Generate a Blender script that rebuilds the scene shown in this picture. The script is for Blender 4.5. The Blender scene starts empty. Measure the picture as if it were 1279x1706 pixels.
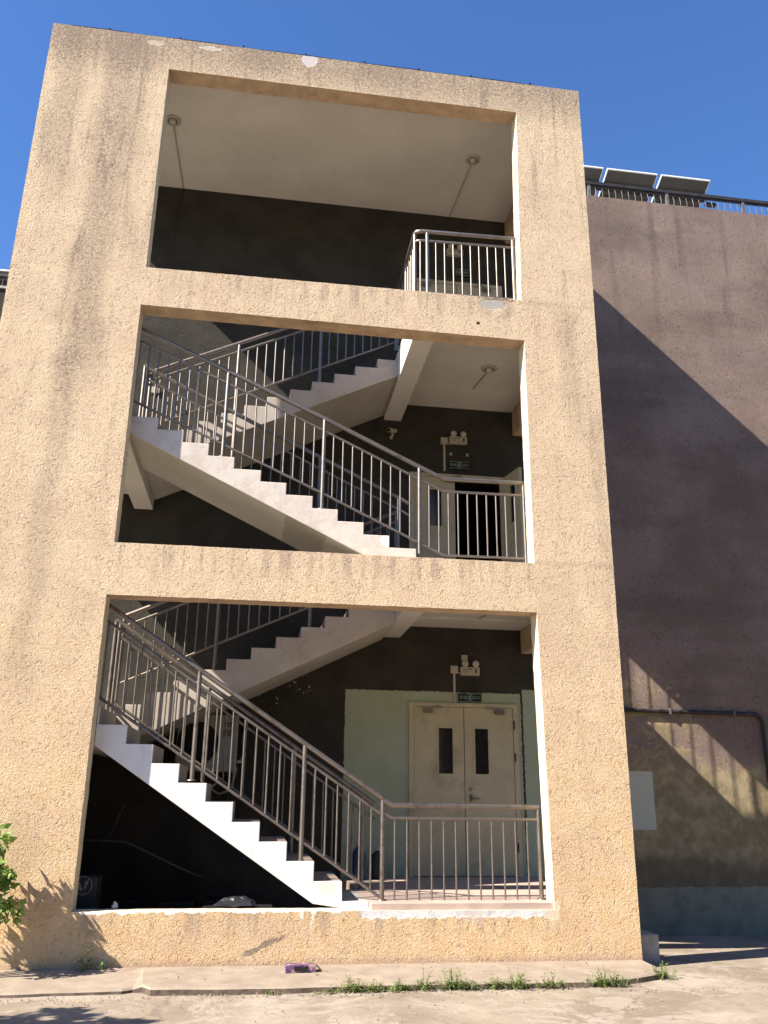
import bpy, bmesh, math, random
from mathutils import Vector, Matrix
random.seed(7)
R = math.radians
scene = bpy.context.scene
COL = scene.collection

# ------------------------------------------------------------------ camera
def camera():
    f, yaw, pitch, roll = 1414.177, 0.143549, 0.320559, 0.0122687
    loc = Vector((1.61726, -9.09370, 1.57580))
    cy, sy = math.cos(yaw), math.sin(yaw)
    w = Vector((sy * math.cos(pitch), cy * math.cos(pitch), math.sin(pitch)))
    r = Vector((cy, -sy, 0)); u = r.cross(w)
    c, s = math.cos(roll), math.sin(roll)
    r, u = c * r + s * u, c * u - s * r
    cd = bpy.data.cameras.new('camera'); o = bpy.data.objects.new('camera', cd); COL.objects.link(o)
    m = Matrix((r, u, -w)).transposed().to_4x4(); m.translation = loc
    o.matrix_world = m
    cd.sensor_fit = 'VERTICAL'; cd.sensor_height = 36.0; cd.lens = f * 36.0 / 1706.0
    cd.clip_start = 0.05; cd.clip_end = 1000
    scene.camera = o
camera()
# ------------------------------------------------------------------ light
SUN = Vector((1, 0.41, -0.955)).normalized()
el = math.asin(-SUN.z)
world = bpy.data.worlds.new('World'); scene.world = world; world.use_nodes = True
nt = world.node_tree; nt.nodes.clear()
sky = nt.nodes.new('ShaderNodeTexSky'); sky.sky_type = 'NISHITA'; sky.sun_disc = False
sky.sun_elevation = el
sky.sun_rotation = math.atan2(-SUN.x, -SUN.y)
sky.air_density = 1.15; sky.dust_density = 0.0; sky.ozone_density = 5.0; sky.altitude = 300
bg = nt.nodes.new('ShaderNodeBackground'); bg.inputs['Strength'].default_value = 0.088
ow = nt.nodes.new('ShaderNodeOutputWorld')
hs = nt.nodes.new('ShaderNodeHueSaturation'); hs.inputs['Saturation'].default_value = 1.15; hs.inputs['Hue'].default_value = 0.509; nt.links.new(sky.outputs[0], hs.inputs['Color']); nt.links.new(hs.outputs[0], bg.inputs[0]); nt.links.new(bg.outputs[0], ow.inputs[0])
sl = bpy.data.lights.new('sun', 'SUN'); sl.energy = 5.0; sl.angle = R(0.5); sl.color = (1.0, 0.93, 0.83)
so = bpy.data.objects.new('sun', sl); COL.objects.link(so)
so.rotation_euler = SUN.to_track_quat('-Z', 'Y').to_euler(); so.location = (-8, -5, 14)
scene.view_settings.view_transform = 'Standard'; scene.view_settings.look = 'None'
scene.view_settings.gamma = 1.0; scene.view_settings.exposure = 1.38

# ------------------------------------------------------------------ mesh helpers
class MB:
    def __init__(s): s.v = []; s.f = []; s.sm = []; s.mi = []
    def add(s, vs, fs, smooth=False, mi=0):
        b = len(s.v); s.v += [tuple(v) for v in vs]
        for f in fs:
            s.f.append(tuple(b + i for i in f)); s.sm.append(smooth); s.mi.append(mi)
        return s
    def box(s, x0, x1, y0, y1, z0, z1, mi=0):
        v = [(x0,y0,z0),(x1,y0,z0),(x1,y1,z0),(x0,y1,z0),(x0,y0,z1),(x1,y0,z1),(x1,y1,z1),(x0,y1,z1)]
        return s.add(v, [(0,3,2,1),(4,5,6,7),(0,1,5,4),(1,2,6,5),(2,3,7,6),(3,0,4,7)], mi=mi)
    def tube(s, pts, r, seg=10, caps=True, mi=0, r2=None):
        pts = [Vector(p) for p in pts]; n = len(pts)
        ref = Vector((0, 1, 0)); rings = []
        for i, p in enumerate(pts):
            if i == 0: d = (pts[1] - p).normalized(); k = 1
            elif i == n - 1: d = (p - pts[i-1]).normalized(); k = 1
            else:
                a = (p - pts[i-1]).normalized(); b = (pts[i+1] - p).normalized()
                d = (a + b).normalized(); k = 1 / max(0.5, d.dot(a))
            a1 = ref.cross(d)
            if a1.length < 0.2: a1 = Vector((1, 0, 0)).cross(d)
            a1.normalize(); a2 = d.cross(a1)
            rr = r if r2 is None else r + (r2 - r) * i / (n - 1)
            rings.append([p + (a1 * math.cos(t) + a2 * math.sin(t)) * rr * (k if i not in (0, n-1) else 1) for t in [2*math.pi*j/seg for j in range(seg)]])
        vs = [v for ring in rings for v in ring]; fs = []
        for i in range(n - 1):
            for j in range(seg):
                a = i*seg + j; b = i*seg + (j+1) % seg
                fs.append((a, b, b + seg, a + seg))
        s.add(vs, fs, True, mi)
        if caps:
            s.add(rings[0], [tuple(range(seg))[::-1]], False, mi); s.add(rings[-1], [tuple(range(seg))], False, mi)
        return s
    def lathe(s, c, prof, axis='z', seg=20, mi=0):
        c = Vector(c); vs = []
        for (r, h) in prof:
            for j in range(seg):
                t = 2*math.pi*j/seg; a, b = r*math.cos(t), r*math.sin(t)
                vs.append(c + (Vector((a, b, h)) if axis == 'z' else Vector((a, h, b)) if axis == 'y' else Vector((h, a, b))))
        fs = []
        for i in range(len(prof) - 1):
            for j in range(seg):
                a = i*seg+j; b = i*seg+(j+1) % seg
                fs.append((a, b, b+seg, a+seg))
        return s.add(vs, fs, True, mi)
    def prism_y(s, poly, y0, y1, mi=0):   # poly in (x,z), counter-clockwise seen from -y
        bm = bmesh.new()
        vs = [bm.verts.new((x, y0, z)) for x, z in poly]
        f = bm.faces.new(vs)
        bmesh.ops.triangulate(bm, faces=[f], ngon_method='EAR_CLIP')
        bm.verts.index_update()
        tri = [tuple(v.index for v in f.verts) for f in bm.faces]
        n = len(poly); V = [(x, y0, z) for x, z in poly] + [(x, y1, z) for x, z in poly]
        s.add(V, tri + [tuple(n + i for i in t[::-1]) for t in tri] + [((i+1) % n, i, n+i, n+(i+1) % n) for i in range(n)], mi=mi)
        bm.free(); return s
    def build(s, name, mats, parent=None, bevel=0, loc=None):
        me = bpy.data.meshes.new(name)
        off = Vector(loc) if loc else Vector((0, 0, 0))
        me.from_pydata([Vector(v) - off for v in s.v], [], s.f)
        me.polygons.foreach_set('use_smooth', s.sm); me.polygons.foreach_set('material_index', s.mi)
        if not isinstance(mats, (list, tuple)): mats = [mats]
        for m in mats: me.materials.append(m)
        me.update()
        bm = bmesh.new(); bm.from_mesh(me)
        if s.dofix: bmesh.ops.recalc_face_normals(bm, faces=bm.faces)
        bm.to_mesh(me); bm.free()
        o = bpy.data.objects.new(name, me); COL.objects.link(o); o.location = off
        if parent is not None:
            o.parent = parent
            p = Vector((0, 0, 0)); q = parent
            while q is not None: p += q.location; q = q.parent
            o.location = off - p
        if bevel:
            b = o.modifiers.new('bevel', 'BEVEL'); b.width = bevel; b.segments = 2; b.limit_method = 'ANGLE'
        return o
    dofix = True

def tag(o, label=None, cat=None, group=None, kind=None):
    if label: o['label'] = label
    if cat: o['category'] = cat
    if group: o['group'] = group
    if kind: o['kind'] = kind
    return o
def empty(name, loc, label, cat, group=None):
    o = bpy.data.objects.new(name, None); COL.objects.link(o); o.location = loc; o.empty_display_size = 0.2
    return tag(o, label, cat, group)
def kids(o): return [c for c in COL.objects if c.parent == o]
def copy_tree(o, delta, **kw):
    c = o.copy(); COL.objects.link(c); c.location = o.location + Vector(delta)
    for ch in kids(o):
        d = ch.copy(); COL.objects.link(d); d.parent = c
        for g in kids(ch):
            e = g.copy(); COL.objects.link(e); e.parent = d
    return tag(c, **kw)

# ------------------------------------------------------------------ materials
class NT:
    def __init__(s, name):
        s.m = bpy.data.materials.new(name); s.m.use_nodes = True; s.t = s.m.node_tree
        s.b = s.t.nodes['Principled BSDF']; s._o = None
    def n(s, typ, **kw):
        nd = s.t.nodes.new(typ)
        for k, v in kw.items(): setattr(nd, k, v)
        return nd
    def link(s, a, b): s.t.links.new(a, b)
    def sock(s, inp, v):
        if isinstance(v, (int, float)): inp.default_value = v
        elif isinstance(v, (tuple, list)): inp.default_value = tuple(v) + ((1,) if len(inp.default_value) == 4 and len(v) == 3 else ())
        else: s.link(v, inp)
    @property
    def pos(s):
        if s._o is None:
            g = s.n('ShaderNodeNewGeometry'); s._o = g.outputs['Position']
        return s._o
    def math(s, op, a, b=None, c=None, clamp=False):
        nd = s.n('ShaderNodeMath', operation=op, use_clamp=clamp); s.sock(nd.inputs[0], a)
        if b is not None: s.sock(nd.inputs[1], b)
        if c is not None: s.sock(nd.inputs[2], c)
        return nd.outputs[0]
    def xyz(s, v=None):
        nd = s.n('ShaderNodeSeparateXYZ'); s.link(v or s.pos, nd.inputs[0]); return nd.outputs
    def scale(s, sc, v=None):
        nd = s.n('ShaderNodeVectorMath', operation='MULTIPLY'); s.link(v or s.pos, nd.inputs[0]); nd.inputs[1].default_value = sc; return nd.outputs[0]
    def noise(s, scale, detail=3, rough=.55, dist=0, v=None, out='Fac'):
        nd = s.n('ShaderNodeTexNoise'); s.link(v or s.pos, nd.inputs['Vector']); nd.inputs['Scale'].default_value = scale
        nd.inputs['Detail'].default_value = detail; nd.inputs['Roughness'].default_value = rough; nd.inputs['Distortion'].default_value = dist
        return nd.outputs[out]
    def ramp(s, f, a, b):      # smooth 0..1 between a and b
        nd = s.n('ShaderNodeMapRange', interpolation_type='SMOOTHSTEP'); s.sock(nd.inputs[0], f)
        nd.inputs[1].default_value = a; nd.inputs[2].default_value = b; nd.inputs[3].default_value = 0; nd.inputs[4].default_value = 1
        return nd.outputs[0]
    def mix(s, f, a, b, mode='MIX'):
        nd = s.n('ShaderNodeMix', data_type='RGBA', blend_type=mode)
        s.sock(nd.inputs[0], f); s.sock(nd.inputs[6], a); s.sock(nd.inputs[7], b); return nd.outputs[2]
    def warp(s, amt, scale=6, detail=3):
        n = s.noise(scale, detail, out='Color')
        a = s.n('ShaderNodeVectorMath', operation='SUBTRACT'); s.link(n, a.inputs[0]); a.inputs[1].default_value = (.5, .5, .5)
        b = s.n('ShaderNodeVectorMath', operation='SCALE'); s.link(a.outputs[0], b.inputs[0]); b.inputs['Scale'].default_value = amt
        c = s.n('ShaderNodeVectorMath', operation='ADD'); s.link(s.pos, c.inputs[0]); s.link(b.outputs[0], c.inputs[1]); return c.outputs[0]
    def ell(s, w, x, z, rx, rz, soft=.15):   # ellipse mask in x,z of warped position outputs w
        a = s.math('DIVIDE', s.math('SUBTRACT', w[0], x), rx); b = s.math('DIVIDE', s.math('SUBTRACT', w[2], z), rz)
        d = s.math('ADD', s.math('MULTIPLY', a, a), s.math('MULTIPLY', b, b))
        return s.math('SUBTRACT', 1, s.ramp(d, 1 - soft, 1 + soft))
    def rect(s, w, x0, x1, z0, z1, e=.006):
        f = lambda v, lo, hi: s.ramp(v, lo, hi)
        m = s.math('MULTIPLY', f(w[0], x0 - e, x0 + e), s.math('SUBTRACT', 1, f(w[0], x1 - e, x1 + e)))
        k = s.math('MULTIPLY', f(w[2], z0 - e, z0 + e), s.math('SUBTRACT', 1, f(w[2], z1 - e, z1 + e)))
        return s.math('MULTIPLY', m, k)
    def bump(s, h, strength, dist, normal=None):
        nd = s.n('ShaderNodeBump'); s.link(h, nd.inputs['Height']); nd.inputs['Strength'].default_value = strength; nd.inputs['Distance'].default_value = dist
        if normal: s.link(normal, nd.inputs['Normal'])
        return nd.outputs[0]
    def done(s, col, rough=.9, normal=None, metal=0, spec=.3):
        s.sock(s.b.inputs['Base Color'], col); s.sock(s.b.inputs['Roughness'], rough); s.sock(s.b.inputs['Metallic'], metal)
        s.b.inputs['Specular IOR Level'].default_value = spec
        if normal: s.link(normal, s.b.inputs['Normal'])
        return s.m

def simple(name, col, rough=.8, metal=0, var=.12, vs=8, bump=.15, bs=60, spec=.3, dirt=None):
    t = NT(name)
    n = t.noise(vs, 4); f = t.ramp(n, .3, .75)
    c = t.mix(f, tuple(x*(1-var) for x in col), tuple(min(1, x*(1+var)) for x in col))
    if dirt:
        d = t.ramp(t.noise(2.5, 6, .7, .6), .5, .72); c = t.mix(t.math('MULTIPLY', d, .6), c, dirt)
    nm = t.bump(t.noise(bs, 3), bump, .004) if bump else None
    return t.done(c, rough, nm, metal, spec)

def stucco_bump(t, fine=1.0):
    """sandy coat with scattered short worm-shaped pits between flat patches; returns (height, pit mask)"""
    w = t.warp(.035, 16, 3)
    a = t.noise(22, 2.5, .55, .9, v=w); b = t.noise(39, 3, .6, .6, v=w)
    d = t.noise(3.2, 3, .5)
    th = t.math('ADD', .40, t.math('MULTIPLY', t.math('SUBTRACT', d, .5), .22))
    pa = t.math('SUBTRACT', 1, t.ramp(t.math('SUBTRACT', a, th), -.07, .02))
    pb = t.math('SUBTRACT', 1, t.ramp(t.math('SUBTRACT', b, t.math('ADD', th, -.015)), -.06, .02))
    pit = t.math('MAXIMUM', pa, t.math('MULTIPLY', pb, .7))
    sand = t.noise(120, 3, .7); soft = t.noise(9, 3, .55)
    h = t.math('ADD', t.math('MULTIPLY', pit, -1.0), t.math('ADD', t.math('MULTIPLY', sand, .6), t.math('MULTIPLY', soft, .45)))
    h = t.math('ADD', h, t.math('MULTIPLY', t.math('ABSOLUTE', t.math('SUBTRACT', b, .55)), 3.2))
    return h, pit

def mat_facade():
    t = NT('beige_stucco'); p = t.xyz(); w = t.xyz(t.warp(.10, 9, 3))
    big = t.noise(.9, 4, .6); mid = t.noise(5, 4)
    # greyer tone higher up, warmer tone towards the plinth
    zf = t.ramp(t.math('ADD', p[2], t.math('MULTIPLY', big, 3)), 1.2, 6.0)
    c = t.mix(zf, (.63, .435, .235), (.63, .48, .315))
    c = t.mix(t.math('MULTIPLY', t.ramp(mid, .35, .7), .5), c, (.68, .53, .36))
    c = t.mix(t.math('MULTIPLY', t.ramp(t.noise(1.7, 5, .65), .42, .7), .35), c, (.50, .34, .235))
    h, holl = stucco_bump(t)
    c = t.mix(t.math('MULTIPLY', holl, .22), c, (.30, .20, .12))
    c = t.mix(t.math('MULTIPLY', t.ramp(t.noise(70, 3, .7), .62, .72), .3), c, (.28, .20, .13))
    # trowel patches, damp blotches and hairline cracks
    pt = t.noise(1.1, 2, .5, .3, v=t.scale((1, 1, 1.5))); c = t.mix(t.math('MULTIPLY', t.ramp(pt, .53, .56), .22), c, (.50, .37, .25))
    cv = t.n('ShaderNodeTexVoronoi', feature='DISTANCE_TO_EDGE'); t.link(t.warp(.5, 2.2, 5), cv.inputs['Vector']); cv.inputs['Scale'].default_value = .62
    ck = t.math('MULTIPLY', t.math('SUBTRACT', 1, t.ramp(cv.outputs['Distance'], .0006, .0035)), t.ramp(t.noise(.8, 3), .5, .62)); c = t.mix(t.math('MULTIPLY', ck, .3), c, (.16, .11, .08))
    # floor joints showing through the coat
    for zj in (7.56, 4.12):
        jn = t.math('SUBTRACT', 1, t.ramp(t.math('ABSOLUTE', t.math('SUBTRACT', w[2], zj)), .012, .05)); jn = t.math('MULTIPLY', jn, t.ramp(p[0], 4.6, 4.75)); c = t.mix(t.math('MULTIPLY', jn, .2), c, (.25, .18, .14))
    # rain streaks
    sv = t.scale((3.1, 3.1, .28)); st = t.noise(1.5, 6, .68, .5, v=sv)
    grime = t.noise(24, 6, .8)
    up = t.ramp(p[2], 3.0, 9.5)
    top = t.math('SUBTRACT', 1, t.ramp(t.math('SUBTRACT', 11.1, p[2]), .1, .85))
    def streak(x, wd, z0, z1, a):
        cx = t.math('ADD', x, t.math('MULTIPLY', t.math('SUBTRACT', t.noise(.9, 3), .5), .5))
        d = t.math('ABSOLUTE', t.math('SUBTRACT', p[0], cx))
        m = t.math('SUBTRACT', 1, t.ramp(d, wd*.2, wd))
        z = t.math('MULTIPLY', t.ramp(p[2], z0, z0 + 1.2), t.math('SUBTRACT', 1, t.ramp(p[2], z1 - .3, z1)))
        return t.math('MULTIPLY', t.math('MULTIPLY', m, z), a)
    g = t.math('MULTIPLY', t.ramp(st, .5, .72), t.math('ADD', t.math('MULTIPLY', up, .85), .16))
    g = t.math('ADD', g, t.math('MULTIPLY', top, 1.0))
    for a in ((-.62, .32, 5.5, 11.3, .75), (-1.2, .3, 8.0, 11.3, .65), (-.35, .22, 8.6, 11.3, .4), (-.75, .2, 2.0, 6.5, .45), (2.9, .5, 10.2, 11.4, .5), (1.2, .5, 10.2, 11.4, .5),
              (5.3, .22, 5.2, 7.6, .4), (5.55, .12, 3, 6.2, .35), (4.9, .3, 3.0, 4.2, .3), (3.1, .3, 3.4, 4.3, .25), (-.15, .2, 6.8, 8.2, .35), (4.2, .2, 6.9, 7.7, .35),
              (5.1, .25, 8.6, 9.4, .25), (3.5, .12, .1, .5, .3)):
        g = t.math('ADD', g, streak(*a))
    g = t.math('MULTIPLY', g, t.math('ADD', t.math('MULTIPLY', t.ramp(grime, .38, .62), .75), .35), clamp=True)
    c = t.mix(t.math('MULTIPLY', g, .78), c, (.20, .15, .115))
    # drips below the open sills
    dv = t.noise(5.5, 4, .6, v=t.scale((1.4, 1.4, .10)))
    for zs, L in ((4.10, .42), (7.55, .42), (.47, .30)):
        dz = t.math('SUBTRACT', zs, p[2]); dm = t.math('MULTIPLY', t.ramp(dz, -.02, .01), t.math('SUBTRACT', 1, t.ramp(dz, L*.3, L)))
        dm = t.math('MULTIPLY', dm, t.math('MULTIPLY', t.ramp(p[0], .0, .1), t.math('SUBTRACT', 1, t.ramp(p[0], 4.7, 4.9))))
        c = t.mix(t.math('MULTIPLY', t.math('MULTIPLY', dm, t.ramp(dv, .47, .62)), .42), c, (.26, .19, .15))
    # base splash line
    sp = t.math('SUBTRACT', 1, t.ramp(t.math('ADD', p[2], t.math('MULTIPLY', t.noise(7, 4), .12)), .07, .16))
    c = t.mix(t.math('MULTIPLY', sp, .6), c, (.36, .25, .19))
    # places where the coat has come off
    off = 0
    for (x, z, rx, rz, col, a) in ((1.83, 11.05, .11, .12, (.52, .45, .42), 1), (.5, 11.03, .16, .035, (.50, .43, .37), .9), (-.2, 11.0, .12, .04, (.6, .5, .4), .5),
                            (4.29, 7.48, .19, .065, (.36, .34, .29), .9), (4.1, 7.19, .035, .028, (.06, .025, .02), 1),
                            (4.35, 7.56, .25, .012, (.10, .07, .06), .8)):
        m = t.math('MULTIPLY', t.ell(w, x, z, rx, rz), a); c = t.mix(m, c, col); off = t.math('ADD', off, m, clamp=True)
    # grey cement scrape on the plinth
    d1 = t.math('SUBTRACT', w[2], t.math('ADD', .10, t.math('MULTIPLY', t.math('SUBTRACT', w[0], 1.62), .42)))
    sc = t.math('MULTIPLY', t.math('SUBTRACT', 1, t.ramp(t.math('ABSOLUTE', d1), .015, .035)), t.rect(w, 1.62, 2.02, 0, .4, .03))
    c = t.mix(t.math('MULTIPLY', sc, .8), c, (.21, .16, .13)); 
    # white cement repair under the entrance rail and a whitewashed edge by the stair
    e = t.rect(w, 2.74, 4.66, .415, .60, .01); e2 = t.rect(w, 3.78, 3.98, .37, .6, .02)
    e3 = t.rect(w, 4.6, 4.77, .39, .57, .02)
    c = t.mix(e, c, t.mix(t.ramp(t.noise(8, 5, .7), .4, .65), (.62, .61, .59), (.47, .45, .42))); c = t.mix(t.math('MULTIPLY', e3, .6), c, (.58, .50, .40)); c = t.mix(t.math('MULTIPLY', e2, .6), c, (.50, .42, .35)); off = t.math('ADD', off, t.math('MAXIMUM', e, e3), clamp=True)
    e4 = t.rect(w, .035, 2.75, .473, .60, .003); c = t.mix(e4, c, (.82, .79, .74)); off = t.math('ADD', off, e4, clamp=True)
    for (x, wd, z) in ((2.18, .02, .41), (2.27, .007, .33)):
        dd = t.rect(w, x - wd, x + wd, z, .5, .008); c = t.mix(t.math('MULTIPLY', dd, .8), c, (.80, .76, .68))
    h2 = t.math('MULTIPLY', h, t.math('SUBTRACT', 1, t.math('MULTIPLY', off, .85)))
    nm = t.bump(h2, .85, .0100)
    return t.done(c, .95, nm, spec=.15)

def mat_main():
    t = NT('brown_stucco'); p = t.xyz(); w = t.xyz(t.warp(.07, 13, 4)); w2 = t.xyz(t.warp(.5, 2.2, 4))
    big = t.noise(.8, 5, .65)
    c = t.mix(t.ramp(big, .35, .68), (.18, .130, .105), (.265, .195, .162))
    bands = t.noise(1.2, 4, .6, v=t.scale((.25, .25, 1.6)))
    c = t.mix(t.math('MULTIPLY', t.ramp(bands, .45, .7), .45), c, (.120, .092, .075))
    dr = t.math('MULTIPLY', t.ramp(t.noise(2.2, 5, .65, v=t.scale((1.6, 1.6, .12))), .52, .66), t.ramp(p[2], 6.5, 11.8)); c = t.mix(t.math('MULTIPLY', dr, .5), c, (.105, .072, .066))
    cv = t.n('ShaderNodeTexVoronoi', feature='DISTANCE_TO_EDGE'); t.link(t.warp(.6, 1.6, 5), cv.inputs['Vector']); cv.inputs['Scale'].default_value = .42
    ck = t.math('SUBTRACT', 1, t.ramp(cv.outputs['Distance'], .0008, .004)); c = t.mix(t.math('MULTIPLY', ck, .2), c, (.06, .045, .04))
    pk = t.noise(.9, 2, .5, .4, v=t.scale((.6, .6, 1.3))); c = t.mix(t.math('MULTIPLY', t.ramp(pk, .55, .57), .25), c, (.26, .19, .17))
    h, holl = stucco_bump(t)
    c = t.mix(t.math('MULTIPLY', holl, .35), c, (.07, .05, .045))
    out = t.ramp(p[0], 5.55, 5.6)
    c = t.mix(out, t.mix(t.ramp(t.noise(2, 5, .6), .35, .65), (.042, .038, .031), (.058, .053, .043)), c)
    # older ochre render showing low on the outer wall
    pt = t.math('MULTIPLY', t.ramp(t.noise(3.2, 6, .7, .8), .50, .56), t.rect(w2, 5.6, 8.0, 1.9, 3.3, .2))
    low = t.math('MAXIMUM', t.rect(w2, 5.6, 30, .2, 2.05, .12), pt)
    low = t.math('MULTIPLY', low, out)
    c = t.mix(low, c, t.mix(t.ramp(t.noise(6, 5), .35, .7), (.23, .18, .105), (.36, .285, .175)))
    dk = t.math('MULTIPLY', t.rect(w2, 5.6, 30, .25, .75, .12), out); c = t.mix(t.math('MULTIPLY', dk, .6), c, (.10, .085, .062))
    mint = (.33, .44, .38)
    m1 = t.rect(w, 5.6, 30, -1, .40, .006)
    m2 = t.rect(t.xyz(t.warp(.05, 22, 4)), 2.84, 5.36, -1, 2.96, .004); m3 = t.rect(t.xyz(t.warp(.03, 22, 4)), 5.39, 5.75, -1, 3.02, .004)
    g = t.n('ShaderNodeVectorMath', operation='ADD')
    m4 = t.rect(t.xyz(t.warp(.012, 15, 2)), 6.7, 7.27, 1.14, 1.925, .004)
    m = t.math('MAXIMUM', t.math('MAXIMUM', m1, m2), t.math('MAXIMUM', m3, m4))
    # cable crack and chips
    mc = t.mix(t.ramp(t.noise(2.3, 4), .35, .7), (.345, .375, .25), (.38, .41, .30))
    mc = t.mix(m1, mc, t.mix(t.ramp(t.noise(5, 5), .4, .7), (.225, .225, .175), (.16, .165, .135)))
    mc = t.mix(m4, mc, (.44, .44, .36))
    c = t.mix(m, c, mc)
    chips = t.math('MULTIPLY', t.ramp(t.noise(17, 4, .6, .5), .64, .66), t.ell(w2, 1.9, 3.0, .45, .4, .3))
    c = t.mix(chips, c, (.55, .5, .45))
    h2 = t.math('MULTIPLY', h, t.math('SUBTRACT', 1, t.math('MULTIPLY', m, .75)))
    return t.done(c, .95, t.bump(h2, .7, .010), spec=.15)

def mat_white():
    t = NT('white_limewash'); p = t.xyz(); w = t.xyz(t.warp(.08, 7, 3))
    n = t.noise(3, 5, .65)
    c = t.mix(t.ramp(n, .35, .75), (.66, .64, .61), (.74, .73, .70))
    # upper flight is a duller, creamier coat
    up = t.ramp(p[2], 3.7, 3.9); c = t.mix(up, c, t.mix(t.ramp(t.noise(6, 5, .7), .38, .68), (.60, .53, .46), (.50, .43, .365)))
    c = t.mix(t.math('MULTIPLY', t.ell(w, 2.42, .66, .10, .07), .6), c, (.62, .52, .40))
    c = t.mix(t.math('MULTIPLY', t.ramp(t.noise(20, 5, .75), .6, .7), .5), c, (.45, .38, .32))
    dsv = t.noise(2.4, 5, .7, v=t.scale((3, 3, .5))); c = t.mix(t.math('MULTIPLY', t.ramp(dsv, .52, .72), .4), c, (.50, .45, .39))
    c = t.mix(t.ell(w, 3.02, 4.36, .09, .06), c, (.80, .78, .75))
    return t.done(c, .85, t.bump(t.noise(25, 4), .25, .01), spec=.25)

def mat_ceiling(a=(.57, .54, .485), b=(.63, .60, .545), nm='ceiling_paint'):
    t = NT(nm); w = t.xyz(t.warp(.06, 6, 3))
    c = t.mix(t.ramp(t.noise(1.3, 4), .35, .7), a, b)
    c = t.mix(t.math('MULTIPLY', t.ramp(t.noise(4, 6, .7), .55, .75), .3), c, tuple(x*.72 for x in a))
    # damp oval on the stair soffit
    c = t.mix(t.math('MULTIPLY', t.ell(w, 1.95, 4.42, .36, .20, .05), .6), c, (.22, .19, .155))
    return t.done(c, .9, t.bump(t.noise(40, 3), .2, .004), spec=.2)

def mat_metal(name, base, rust, amt, rough=.33):
    t = NT(name)
    n = t.noise(9, 5, .7); c = t.mix(t.math('MULTIPLY', t.ramp(n, .48, .72), amt), base, rust)
    r = t.math('ADD', rough - .08, t.math('MULTIPLY', t.noise(15, 4), .22))
    return t.done(c, r, t.bump(t.noise(45, 3), .08, .002), .85, .5)

def mat_ground():
    t = NT('worn_concrete'); p = t.xyz()
    n = t.noise(.7, 6, .6); n2 = t.noise(6, 5, .65); f = t.noise(60, 4, .7)
    c = t.mix(t.ramp(n, .38, .65), (.215, .168, .122), (.32, .262, .195))
    c = t.mix(t.math('MULTIPLY', t.ramp(n2, .5, .68), .5), c, (.195, .155, .122))
    c = t.mix(t.math('MULTIPLY', t.ramp(t.noise(2.2, 6, .7, .8), .53, .62), .5), c, (.35, .295, .235))
    c = t.mix(t.math('MULTIPLY', t.ramp(t.noise(1.1, 7, .75, 1.2), .52, .57), .55), c, (.37, .315, .255))
    c = t.mix(t.math('MULTIPLY', t.ramp(t.noise(25, 5, .8), .55, .7), .4), c, (.15, .12, .10))
    c = t.mix(t.math('MULTIPLY', t.ramp(f, .6, .7), .35), c, (.11, .09, .075))
    v = t.n('ShaderNodeTexVoronoi', feature='DISTANCE_TO_EDGE'); t.link(t.warp(.6, 1.5, 5), v.inputs['Vector']); v.inputs['Scale'].default_value = .55
    cr = t.math('SUBTRACT', 1, t.ramp(v.outputs['Distance'], .002, .008)); c = t.mix(t.math('MULTIPLY', cr, .45), c, (.14, .11, .09))
    return t.done(c, .95, t.bump(t.math('ADD', n2, t.math('MULTIPLY', f, .3)), .45, .02), spec=.15)

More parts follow.
